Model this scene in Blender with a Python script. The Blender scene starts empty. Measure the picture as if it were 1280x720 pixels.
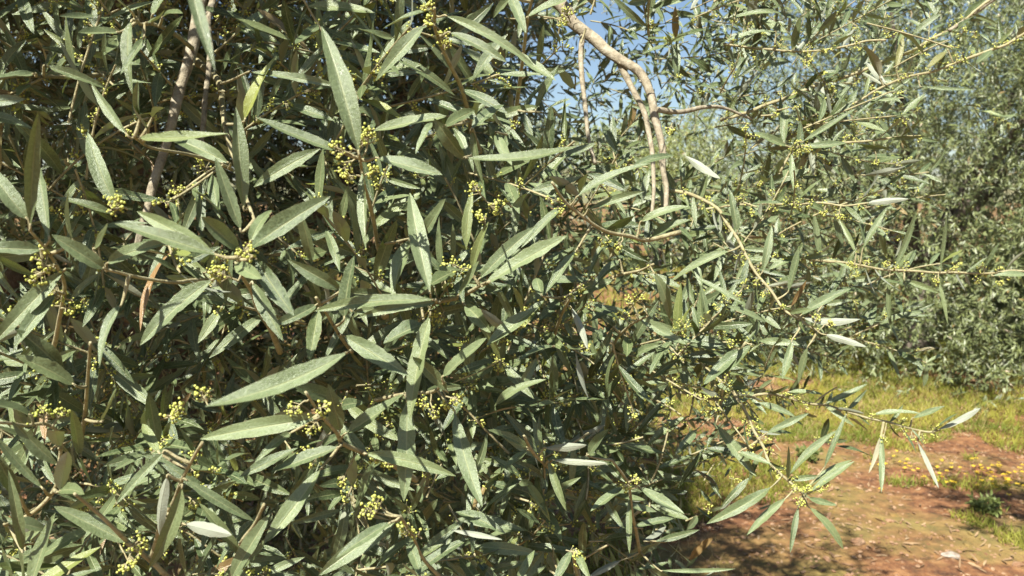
import bpy, math, random
import numpy as np
from mathutils import Vector, noise as mnoise

rng = np.random.default_rng(11)
random.seed(5)
scene = bpy.context.scene
COL = scene.collection

# ------------------------------------------------------------------ camera
F = 985.0
PITCH = math.radians(6.4)
CAM = np.array([0.0, 0.0, 1.6])
FW = np.array([0, math.cos(PITCH), -math.sin(PITCH)])
UP = np.array([0, math.sin(PITCH), math.cos(PITCH)])
RT = np.array([1.0, 0, 0])
def at(px, py, d):
    return CAM + FW*d + RT*((px-640)/F*d) + UP*((360-py)/F*d)
def proj(P):
    q = P - CAM
    d = q @ FW
    dd = np.where(np.abs(d) < 1e-6, 1e-6, d)
    return 640+F*(q @ RT)/dd, 360-F*(q @ UP)/dd, d
cam = bpy.data.cameras.new('camera')
cam.sensor_width = 36; cam.lens = 36*F/1280
cam.clip_start = 0.02; cam.clip_end = 3000
cam.dof.use_dof = True; cam.dof.focus_distance = 0.8; cam.dof.aperture_fstop = 13
co = bpy.data.objects.new('camera', cam); COL.objects.link(co)
co.location = CAM; co.rotation_euler = (math.pi/2-PITCH, 0, 0)
scene.camera = co

# ------------------------------------------------------------------ light
SUN_EL, SUN_AZ = math.radians(52), math.radians(29)     # azimuth: how far left of straight behind the camera
TRAV = np.array([math.sin(SUN_AZ)*math.cos(SUN_EL), math.cos(SUN_AZ)*math.cos(SUN_EL), -math.sin(SUN_EL)])
TOSUN = -TRAV
sl = bpy.data.lights.new('sun', 'SUN'); sl.energy = 5.0; sl.angle = math.radians(0.5); sl.color = (1, 0.95, 0.86)
so = bpy.data.objects.new('sun', sl); COL.objects.link(so)
so.rotation_euler = Vector(TRAV).to_track_quat('-Z', 'Y').to_euler()
w = bpy.data.worlds.new('World'); scene.world = w; w.use_nodes = True
nt = w.node_tree
sky = nt.nodes.new('ShaderNodeTexSky'); sky.sky_type = 'NISHITA'; sky.sun_disc = False
sky.sun_elevation = SUN_EL
sky.sun_rotation = math.atan2(TOSUN[0], TOSUN[1])
sky.dust_density = 0.8; sky.ozone_density = 1.5
bg = nt.nodes['Background']; bg.inputs[1].default_value = 0.056
nt.links.new(sky.outputs[0], bg.inputs[0])
scene.view_settings.view_transform = 'Standard'; scene.view_settings.look = 'None'
scene.view_settings.exposure = 1.28; scene.view_settings.gamma = 1.0

# ------------------------------------------------------------------ materials
class NT:
    def __init__(s, name):
        s.m = bpy.data.materials.new(name); s.m.use_nodes = True
        s.t = s.m.node_tree; s.b = s.t.nodes['Principled BSDF']; s.out = s.t.nodes['Material Output']
    def n(s, typ, **kw):
        x = s.t.nodes.new(typ)
        for k, v in kw.items():
            if isinstance(k, str) and hasattr(x, k): setattr(x, k, v)
        return x
    def l(s, a, b): s.t.links.new(a, b)
    def mix(s, fac, a, b, mode='MIX'):
        x = s.t.nodes.new('ShaderNodeMix'); x.data_type = 'RGBA'; x.blend_type = mode
        for sock, v in ((x.inputs[0], fac), (x.inputs[6], a), (x.inputs[7], b)):
            if hasattr(v, 'is_linked') or hasattr(v, 'links'): s.l(v, sock)
            elif isinstance(v, (int, float)): sock.default_value = v
            else: sock.default_value = (*v, 1)
        return x.outputs[2]
    def math(s, op, a, b=None, clamp=False):
        x = s.t.nodes.new('ShaderNodeMath'); x.operation = op; x.use_clamp = clamp
        for sock, v in ((x.inputs[0], a), (x.inputs[1], b)):
            if v is None: continue
            if isinstance(v, (int, float)): sock.default_value = v
            else: s.l(v, sock)
        return x.outputs[0]
    def ramp(s, fac, stops):
        x = s.t.nodes.new('ShaderNodeValToRGB'); e = x.color_ramp.elements
        while len(e) < len(stops): e.new(0.5)
        for k, (p, c) in enumerate(stops):
            e[k].position = p; e[k].color = (*c, 1) if len(c) == 3 else c
        s.l(fac, x.inputs[0]); return x.outputs[0]
    def noise(s, scale, detail=3, rough=0.5, vec=None):
        x = s.t.nodes.new('ShaderNodeTexNoise'); x.inputs['Scale'].default_value = scale
        x.inputs['Detail'].default_value = detail; x.inputs['Roughness'].default_value = rough
        if vec is not None: s.l(vec, x.inputs['Vector'])
        return x.outputs['Fac']

def leaf_material(name, dark, light, under, trans=0.09, veins=True, rough=0.30):
    k = NT(name)
    at_ = k.n('ShaderNodeAttribute'); at_.attribute_name = 'tint'
    sep = k.n('ShaderNodeSeparateColor'); k.l(at_.outputs['Color'], sep.inputs[0])
    tone, yel, bro = sep.outputs
    geo = k.n('ShaderNodeNewGeometry')
    up = k.mix(tone, dark, light)
    oc = k.n('ShaderNodeTexCoord').outputs['Object']
    uv = k.n('ShaderNodeUVMap'); uv.uv_map = 'UVMap'
    sx = k.n('ShaderNodeSeparateXYZ'); k.l(uv.outputs[0], sx.inputs[0])
    bump_h = None
    if veins:
        nz = k.ramp(k.noise(520, 5, 0.75, oc), [(0.38, (0, 0, 0)), (0.68, (1, 1, 1))])
        up = k.mix(k.math('MULTIPLY', nz, 0.5), up, tuple(min(1, c*1.9) for c in light))
        dm = k.math('ABSOLUTE', k.math('SUBTRACT', sx.outputs[1], 0.5))
        rib = k.math('SUBTRACT', 1.0, k.math('MULTIPLY', dm, 15.0), True)
        up = k.mix(k.math('MULTIPLY', rib, 0.75), up, (0.30, 0.33, 0.17))
        edge = k.math('MULTIPLY', k.math('SUBTRACT', dm, 0.44), 14.0, True)
        up = k.mix(k.math('MULTIPLY', edge, 0.3), up, (0.26, 0.28, 0.16))
        # side veins: slanting fine ridges
        sv = k.math('SINE', k.math('ADD', k.math('MULTIPLY', sx.outputs[0], 110.0), k.math('MULTIPLY', dm, -46.0)))
        bump_h = k.math('ADD', k.math('MULTIPLY', sv, 0.03), k.math('ADD', k.math('MULTIPLY', nz, 0.5), k.math('MULTIPLY', rib, -0.8)))
    # blemishes
    bl = k.noise(210, 3, 0.6, oc)
    blf = k.math('MULTIPLY', k.math('SUBTRACT', bl, 0.67, True), 14.0, True)
    up = k.mix(k.math('MULTIPLY', blf, 0.55), up, (0.15, 0.11, 0.05))
    up = k.mix(yel, up, (0.25, 0.28, 0.05))
    up = k.mix(bro, up, (0.27, 0.15, 0.06))
    un = k.mix(tone, tuple(c*0.75 for c in under), under)
    un = k.mix(k.math('MULTIPLY', yel, 0.7), un, (0.40, 0.40, 0.15))
    un = k.mix(bro, un, (0.33, 0.22, 0.12))
    col = k.mix(geo.outputs['Backfacing'], up, un)
    k.l(col, k.b.inputs['Base Color'])
    r = k.math('ADD', k.math('MULTIPLY', geo.outputs['Backfacing'], 0.25), rough)
    k.l(r, k.b.inputs['Roughness'])
    k.b.inputs['Specular IOR Level'].default_value = 0.62
    if bump_h is not None:
        bp = k.n('ShaderNodeBump'); bp.inputs['Strength'].default_value = 0.6; bp.inputs['Distance'].default_value = 0.0008
        k.l(bump_h, bp.inputs['Height']); k.l(bp.outputs[0], k.b.inputs['Normal'])
    tr = k.n('ShaderNodeBsdfTranslucent')
    tc = k.mix(bro, (0.20, 0.27, 0.04), (0.30, 0.16, 0.05)); k.l(tc, tr.inputs[0])
    ms = k.n('ShaderNodeMixShader'); ms.inputs[0].default_value = trans
    k.l(k.b.outputs[0], ms.inputs[1]); k.l(tr.outputs[0], ms.inputs[2]); k.l(ms.outputs[0], k.out.inputs[0])
    return k.m
M_LEAF = leaf_material('olive_leaf', (0.020, 0.040, 0.015), (0.140, 0.178, 0.088), (0.30, 0.33, 0.25))
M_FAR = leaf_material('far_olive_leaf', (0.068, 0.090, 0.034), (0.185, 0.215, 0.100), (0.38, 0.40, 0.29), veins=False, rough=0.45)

def bark_material(name, a, b, c, scale):
    k = NT(name)
    tc = k.n('ShaderNodeTexCoord')
    n1 = k.noise(scale, 5, 0.65, tc.outputs['Object']); n2 = k.noise(scale*5, 3, 0.6, tc.outputs['Object'])
    col = k.ramp(n1, [(0.3, a), (0.5, b), (0.7, c)])
    col = k.mix(k.math('MULTIPLY', n2, 0.5), col, a)
    k.l(col, k.b.inputs['Base Color']); k.b.inputs['Roughness'].default_value = 0.85
    bp = k.n('ShaderNodeBump'); bp.inputs['Strength'].default_value = 0.9; bp.inputs['Distance'].default_value = 0.25/scale
    k.l(k.math('ADD', n1, k.math('MULTIPLY', n2, 0.5)), bp.inputs['Height']); k.l(bp.outputs[0], k.b.inputs['Normal'])
    return k.m
M_BARK = bark_material('trunk_bark', (0.06, 0.045, 0.035), (0.16, 0.13, 0.10), (0.26, 0.22, 0.17), 14)
M_BRANCH = bark_material('branch_bark', (0.13, 0.105, 0.07), (0.32, 0.28, 0.19), (0.46, 0.42, 0.32), 110)
M_TWIG = bark_material('twig_bark', (0.20, 0.17, 0.08), (0.34, 0.31, 0.17), (0.45, 0.42, 0.26), 150)
def simple(name, c1, c2, scale, rough=0.6, trans=0):
    k = NT(name); tc = k.n('ShaderNodeTexCoord')
    col = k.mix(k.ramp(k.noise(scale, 3, 0.6, tc.outputs['Object']), [(0.35, (0, 0, 0)), (0.65, (1, 1, 1))]), c1, c2)
    k.l(col, k.b.inputs['Base Color']); k.b.inputs['Roughness'].default_value = rough
    if trans:
        tr = k.n('ShaderNodeBsdfTranslucent'); k.l(col, tr.inputs[0])
        ms = k.n('ShaderNodeMixShader'); ms.inputs[0].default_value = trans
        k.l(k.b.outputs[0], ms.inputs[1]); k.l(tr.outputs[0], ms.inputs[2]); k.l(ms.outputs[0], k.out.inputs[0])
    return k.m
M_BUD = simple('flower_bud', (0.40, 0.46, 0.08), (0.70, 0.70, 0.20), 330, 0.5, 0.25)
M_STONE = simple('pale_stone', (0.20, 0.16, 0.12), (0.34, 0.30, 0.25), 30, 0.9)
M_GRAVEL = simple('red_gravel', (0.15, 0.07, 0.03), (0.36, 0.235, 0.14), 9, 0.95)
M_GRASS = simple('short_grass', (0.14, 0.19, 0.02), (0.34, 0.32, 0.05), 2.2, 0.7, 0.3)
M_STRAW = simple('dry_straw', (0.40, 0.30, 0.14), (0.50, 0.40, 0.20), 3, 0.8, 0.2)
M_YELLOW = simple('yellow_petal', (0.75, 0.50, 0.03), (0.80, 0.62, 0.06), 60, 0.6, 0.3)
M_WEED = simple('weed_leaf', (0.11, 0.15, 0.035), (0.19, 0.22, 0.06), 30, 0.6, 0.25)
M_LITTER = simple('dead_leaf', (0.14, 0.07, 0.03), (0.34, 0.24, 0.13), 7, 0.8)

# ------------------------------------------------------------------ mesh helpers
def mk_mesh(name, verts, faces, uv=None, tint=None, smooth=True, mats=(), matidx=None):
    """faces: (n,k) int array"""
    me = bpy.data.meshes.new(name)
    verts = np.ascontiguousarray(verts, dtype=np.float32)
    nf, kk = faces.shape
    me.vertices.add(len(verts)); me.vertices.foreach_set('co', verts.ravel())
    me.loops.add(nf*kk); me.loops.foreach_set('vertex_index', np.ascontiguousarray(faces, dtype=np.int32).ravel())
    me.polygons.add(nf); me.polygons.foreach_set('loop_start', np.arange(0, nf*kk, kk, dtype=np.int32))
    me.polygons.foreach_set('use_smooth', np.full(nf, smooth))
    if uv is not None:
        l = me.uv_layers.new(name='UVMap')
        l.data.foreach_set('uv', np.ascontiguousarray(uv[faces.ravel()], dtype=np.float32).ravel())
    if tint is not None:
        a = me.color_attributes.new('tint', 'FLOAT_COLOR', 'POINT')
        rgba = np.ones((len(verts), 4), np.float32); rgba[:, :3] = tint
        a.data.foreach_set('color', rgba.ravel())
    for m in mats: me.materials.append(m)
    if matidx is not None: me.polygons.foreach_set('material_index', matidx.astype(np.int32))
    me.update(calc_edges=True)
    return me
def link(name, me, parent=None, loc=(0, 0, 0), **props):
    o = bpy.data.objects.new(name, me); COL.objects.link(o)
    o.location = [float(v) for v in loc]
    if parent is not None: o.parent = parent
    for k_, v in props.items(): o[k_] = v
    return o
def norm(a):
    return a/np.maximum(np.linalg.norm(a, axis=-1, keepdims=True), 1e-9)

def leaves_arrays(base, dirn, nrm, L, W, tint, S=5, C=3, curl=None, bend=None, fold=0.28):
    """lanceolate leaf blades, all at once; each folded along its midrib, curled and bent"""
    N = len(base)
    dirn = norm(dirn); side = norm(np.cross(nrm, dirn)); nrm = np.cross(dirn, side)
    if curl is None: curl = rng.normal(0.06, 0.10, N)
    if bend is None: bend = rng.normal(0, 0.07, N)
    twist = rng.normal(0, 0.5, N)
    u = np.linspace(0, 1, S+1)
    prof = np.clip(np.sin(np.pi*np.clip((u-0.05)/0.95, 0, 1)**0.86), 0, 1)**0.68
    prof[0] = 0.07; prof[-1] = 0.02
    s = np.linspace(-1, 1, C)
    U = u[None, :, None]; PR = prof[None, :, None]; SS = s[None, None, :]
    Lb = L[:, None, None]; Wb = (W/2)[:, None, None]
    wave = 0.16*np.sin(U*8+rng.uniform(0, 6, N)[:, None, None])
    x = Lb*U*np.ones_like(SS)
    y = Wb*PR*SS + Lb*bend[:, None, None]*(U**2)
    z = -Lb*curl[:, None, None]*(U**2)*1.6 + Wb*PR*(np.abs(SS)*fold*(1+0*U) + wave*SS)
    tw = twist[:, None, None]*(U-0.3)
    y = y+Wb*PR*SS*rng.normal(0, .045, (N, S+1, 1))*(SS != 0)
    yy = Wb*PR*SS
    z = z + yy*np.sin(tw)
    P = (base[:, None, None, :] + x[..., None]*dirn[:, None, None, :] + y[..., None]*side[:, None, None, :]
         + z[..., None]*nrm[:, None, None, :])
    verts = P.reshape(-1, 3)
    uv = np.empty((N, S+1, C, 2)); uv[..., 0] = U; uv[..., 1] = (SS+1)/2
    i = np.arange(S)[:, None]; j = np.arange(C-1)[None, :]
    a = i*C+j
    f = np.stack([a, a+C, a+C+1, a+1], -1).reshape(-1, 4)
    faces = (f[None]+(np.arange(N)*(S+1)*C)[:, None, None]).reshape(-1, 4)
    t = np.repeat(tint, (S+1)*C, axis=0)
    return verts, faces, uv.reshape(-1, 2), t

def segs_arrays(p0, p1, r0, r1, sides=4):
    N = len(p0); d = norm(p1-p0)
    ref = np.where(np.abs(d[:, 2:3]) < 0.9, np.array([[0, 0, 1.0]]), np.array([[1.0, 0, 0]]))
    a = norm(np.cross(d, ref)); b = np.cross(d, a)
    th = np.arange(sides)/sides*2*np.pi
    ring = np.cos(th)[None, :, None]*a[:, None, :]+np.sin(th)[None, :, None]*b[:, None, :]
    A = p0[:, None]+ring*np.asarray(r0).reshape(-1, 1, 1); B = p1[:, None]+ring*np.asarray(r1).reshape(-1, 1, 1)
    verts = np.concatenate([A, B], 1).reshape(-1, 3)
    k = np.arange(sides); k2 = (k+1) % sides
    f = np.stack([k, k2, k2+sides, k+sides], -1)
    return verts, (f[None]+(np.arange(N)*2*sides)[:, None, None]).reshape(-1, 4)

OCT_V = np.array([[1, 0, 0], [-1, 0, 0], [0, 1, 0], [0, -1, 0], [0, 0, 1], [0, 0, -1.0]])
OCT_F = np.array([[0, 2, 4], [2, 1, 4], [1, 3, 4], [3, 0, 4], [2, 0, 5], [1, 2, 5], [3, 1, 5], [0, 3, 5]])
g = (1+5**.5)/2
ICO_V = np.array([[-1, g, 0], [1, g, 0], [-1, -g, 0], [1, -g, 0], [0, -1, g], [0, 1, g], [0, -1, -g], [0, 1, -g], [g, 0, -1], [g, 0, 1], [-g, 0, -1], [-g, 0, 1]])/math.sqrt(1+g*g)
ICO_F = np.array([[0, 11, 5], [0, 5, 1], [0, 1, 7], [0, 7, 10], [0, 10, 11], [1, 5, 9], [5, 11, 4], [11, 10, 2], [10, 7, 6], [7, 1, 8], [3, 9, 4], [3, 4, 2], [3, 2, 6], [3, 6, 8], [3, 8, 9], [4, 9, 5], [2, 4, 11], [6, 2, 10], [8, 6, 7], [9, 8, 1]])
def balls_arrays(c, r, V=ICO_V, Fc=ICO_F, squash=None):
    r = np.asarray(r)
    sc = np.ones((len(c), 1, 3)) if squash is None else squash[:, None, :]
    verts = (c[:, None]+V[None]*r.reshape(-1, 1, 1)*sc).reshape(-1, 3)
    faces = (Fc[None]+(np.arange(len(c))*len(V))[:, None, None]).reshape(-1, 3)
    return verts, faces
def tri(f):      # quads -> triangles so that shapes of both kinds share one mesh
    return f if f.shape[1] == 3 else np.concatenate([f[:, [0, 1, 2]], f[:, [0, 2, 3]]])
def join(parts):
    vs, fs, mi = [], [], []; off = 0
    for v, f, m in parts:
        f = tri(f); vs.append(v); fs.append(f+off); mi.append(np.full(len(f), m)); off += len(v)
    return np.concatenate(vs), np.concatenate(fs), np.concatenate(mi)
def smooth_path(pts, rad, n=6):
    pts = np.asarray(pts, float); rad = np.asarray(rad, float)
    P = np.vstack([2*pts[0]-pts[1], pts, 2*pts[-1]-pts[-2]])
    out, ro = [], []
    for i in range(len(pts)-1):
        for k in range(n):
            t = k/n; a, b, c, d = P[i:i+4]
            out.append(0.5*((2*b)+(-a+c)*t+(2*a-5*b+4*c-d)*t*t+(-a+3*b-3*c+d)*t**3)); ro.append(rad[i]*(1-t)+rad[i+1]*t)
    out.append(pts[-1]); ro.append(rad[-1])
    return np.array(out), np.array(ro)
def tube(pts, rad, sides=8, knob=0.0, n=5):
    P, R = smooth_path(pts, rad, n)
    T = norm(np.gradient(P, axis=0))
    a = np.cross(T[0], [0.3, 0.2, 0.9]); a /= np.linalg.norm(a)
    rings = []
    for i in range(len(P)):
        a = a-T[i]*(a @ T[i]); a /= np.linalg.norm(a); b = np.cross(T[i], a)
        th = np.arange(sides)/sides*2*np.pi
        rr = R[i]*(1+knob*np.array([mnoise.noise(Vector((P[i][0]*40+math.cos(q), P[i][1]*40+math.sin(q), P[i][2]*40))) for q in th]))
        rings.append(P[i]+(np.cos(th)[:, None]*a+np.sin(th)[:, None]*b)*rr[:, None])
    v = np.vstack(rings+[P[:1], P[-1:]])
    k = np.arange(sides); k2 = (k+1) % sides; f = []
    for i in range(len(P)-1):
        f.append(np.stack([i*sides+k, i*sides+k2, (i+1)*sides+k2, (i+1)*sides+k], -1))
    f = tri(np.vstack(f)); n0 = len(P)*sides
    caps = np.vstack([np.stack([k2, k, np.full(sides, n0)], -1), np.stack([k+(len(P)-1)*sides, k2+(len(P)-1)*sides, np.full(sides, n0+1)], -1)])
    return v, np.vstack([f, caps])

def panicle(base, axis, size, nb=14, sides=4):
    """a small branched spray of round flower buds: stalk, side stalks, buds"""
    axis = axis/np.linalg.norm(axis)
    segs, cs, rs = [], [], []
    tip = base+axis*size
    segs.append((base, tip, 0.0007, 0.0005))
    for q in range(nb):
        u = 0.25+0.75*(q+0.5)/nb
        p = base+axis*size*u
        rd = rng.normal(size=3); rd -= axis*(rd @ axis); rd /= np.linalg.norm(rd)
        ln = size*0.30*(1.15-u)+0.0020
        e = p+rd*ln+axis*ln*0.6
        segs.append((p, e, 0.0004, 0.0004)); r = rng.uniform(0.0006, 0.0014)
        cs.append(e); rs.append(r)
        if rng.random() < 0.5:
            cs.append(e+rng.normal(0, 0.0022, 3)); rs.append(r*0.85)
    cs.append(tip); rs.append(0.0013)
    p0, p1, r0, r1 = [np.array(x) for x in zip(*segs)]
    v1, f1 = segs_arrays(p0, p1, r0, r1, sides)
    v2, f2 = balls_arrays(np.array(cs), np.array(rs))
    return [(v1, f1, 1), (v2, f2, 0)]

# ------------------------------------------------------------------ traced twigs and leaves of the near tree
def dfun(px):
    return np.interp(px, [-300, 0, 250, 500, 650, 800, 1000, 1300], [0.48, 0.50, 0.52, 0.56, 0.66, 0.82, 0.95, 1.10])
# stems: (points in photo pixels, depth offset start, end, radius in px at start, end, kind)
STEMS = [
 ([(37,287),(62,318),(80,352),(74,400),(60,470)], 0, .12, 2.2, 3.4),
 ([(133,337),(175,347),(217,353),(262,350)], 0.01, .06, 1.8, 2.8),
 ([(297,322),(303,345),(322,385),(350,440)], -.02, .12, 2.4, 4),
 ([(318,275),(305,240),(290,190),(283,165),(275,105),(262,90),(240,72)], .02, .28, 2.2, 5),
 ([(168,172),(190,185),(230,192),(262,200),(290,212)], .04, .12, 1.5, 2.5),
 ([(450,197),(455,230),(468,280),(480,335)], 0, .14, 2.0, 3.4),
 ([(543,10),(545,40),(562,80),(585,140),(600,190)], .02, .18, 2.0, 3.6),
 ([(612,352),(600,357),(575,371),(545,377),(510,381),(480,396)], 0, .10, 2.0, 4.2),
 ([(382,490),(400,517),(420,540),(427,553),(447,563),(480,575),(520,600)], .0, .10, 2.6, 4.0),
 ([(253,553),(240,575),(225,605),(202,650),(190,695)], .01, .08, 3, 3.4),
 ([(93,617),(130,648),(163,680),(212,724),(250,760)], .0, .05, 3, 4),
 ([(-10,528),(57,530),(75,545),(74,580),(68,612),(42,640),(10,655)], .02, .06, 2, 2.6),
 ([(655,545),(668,568),(690,590),(705,622)], 0, .10, 1.8, 2.6),
 ([(690,228),(707,253),(737,277),(760,290),(810,300),(850,290)], -.02, .06, 1.7, 3.0),
 ([(765,575),(785,605),(790,640),(800,690)], 0, .08, 1.6, 2.4),
 ([(716,690),(722,720),(740,760)], 0, .08, 1.8, 2.4),
 ([(713,372),(700,398),(690,430)], 0.02, .10, 1.6, 2.2),
 ([(500,645),(515,668),(530,700),(560,730)], 0, .06, 1.8, 2.6),
 ([(1175,537),(1160,540),(1136,535),(1086,523),(1033,507),(960,492),(900,500),(850,490)], .02, .02, 1.3, 2.6),
 ([(1005,618),(990,605),(963,580),(933,517),(905,470),(880,440)], .0, .06, 1.6, 2.8),
 ([(1022,414),(980,387),(946,343),(923,300),(896,260),(863,243),(835,238)], 0, .12, 1.5, 3.0),
 ([(1290,340),(1170,341),(1103,337),(1053,328),(1000,322),(950,330)], .03, .0, 1.3, 2.2),
 ([(1083,254),(1000,255),(925,256),(880,262)], 0.0, .1, 1.2, 2),
 ([(1243,-4),(1187,38),(1140,64),(1050,98),(960,130),(900,150)], 0.1, .14, 2.2, 2.8),
 ([(1300,34),(1240,62),(1186,82),(1120,101),(1066,130),(1030,140),(1010,150),(992,185)], 0.06, .02, 2.4, 1.6),
 ([(1108,50),(1040,61),(986,64),(940,60),(905,55)], 0.05, .1, 1.3, 1.8),
 ([(1150,170),(1060,178),(1010,182),(992,187),(975,215)], 0.04, .06, 1.3, 2.0),
 ([(932,428),(918,452),(905,480),(900,510)], 0.02, .10, 1.6, 2.2),
 ([(113,428),(110,470),(106,520),(100,560)], .06, .16, 3, 3),
 ([(-30,100),(20,95),(70,96),(140,92),(200,70)], .10, .25, 1.6, 3.5),
 ([(165,15),(175,30),(190,30),(215,40),(240,60)], .05, .16, 1.6, 3),
 ([(668,-12),(660,20),(655,60),(650,100),(640,170)], .04, .2, 1.8, 3),
 ([(810,395),(790,405),(770,425),(760,470)], 0, .12, 1.4, 2.2),
 ([(817,330),(800,338),(770,345),(735,362),(700,372)], 0.02, .06, 1.4, 2.2),
 ([(395,372),(410,395),(425,420),(440,440)], .04, .12, 2, 2.6),
 ([(555,478),(540,490),(510,492),(470,500)], .02, .12, 2, 2.8),
 ([(330,630),(300,680),(290,715),(280,760)], .02, .06, 2, 2.6),
]
# bigger wood, with its continuation up to the limbs
BRANCHES = [
 ([(262,-60),(250,0),(240,60),(228,100),(215,150),(205,190),(193,225),(184,262),(172,310)], .85, .72, 8, 5),
 ([(268,-60),(266,0),(263,60),(257,120),(254,157),(250,200)], .95, .80, 4.5, 3.2),
 ([(660,-40),(705,10),(716,28),(740,46),(775,75),(800,90),(812,115),(820,150),(828,185),(833,235),(832,262)], 1.15, 1.0, 9.5, 3.2),
 ([(775,80),(790,110),(805,140),(815,190),(817,240),(814,275)], 1.08, 1.0, 4, 2.4),
 ([(729,42),(727,90),(734,160),(744,205)], 1.1, 1.02, 3.4, 2.6),
 ([(822,137),(850,140),(880,134),(905,135),(940,149)], 1.04, 1.12, 3.6, 1.6),
 ([(1290,-30),(1243,-2),(1187,38)], 1.25, 1.16, 3.2, 2.4),
]
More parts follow.
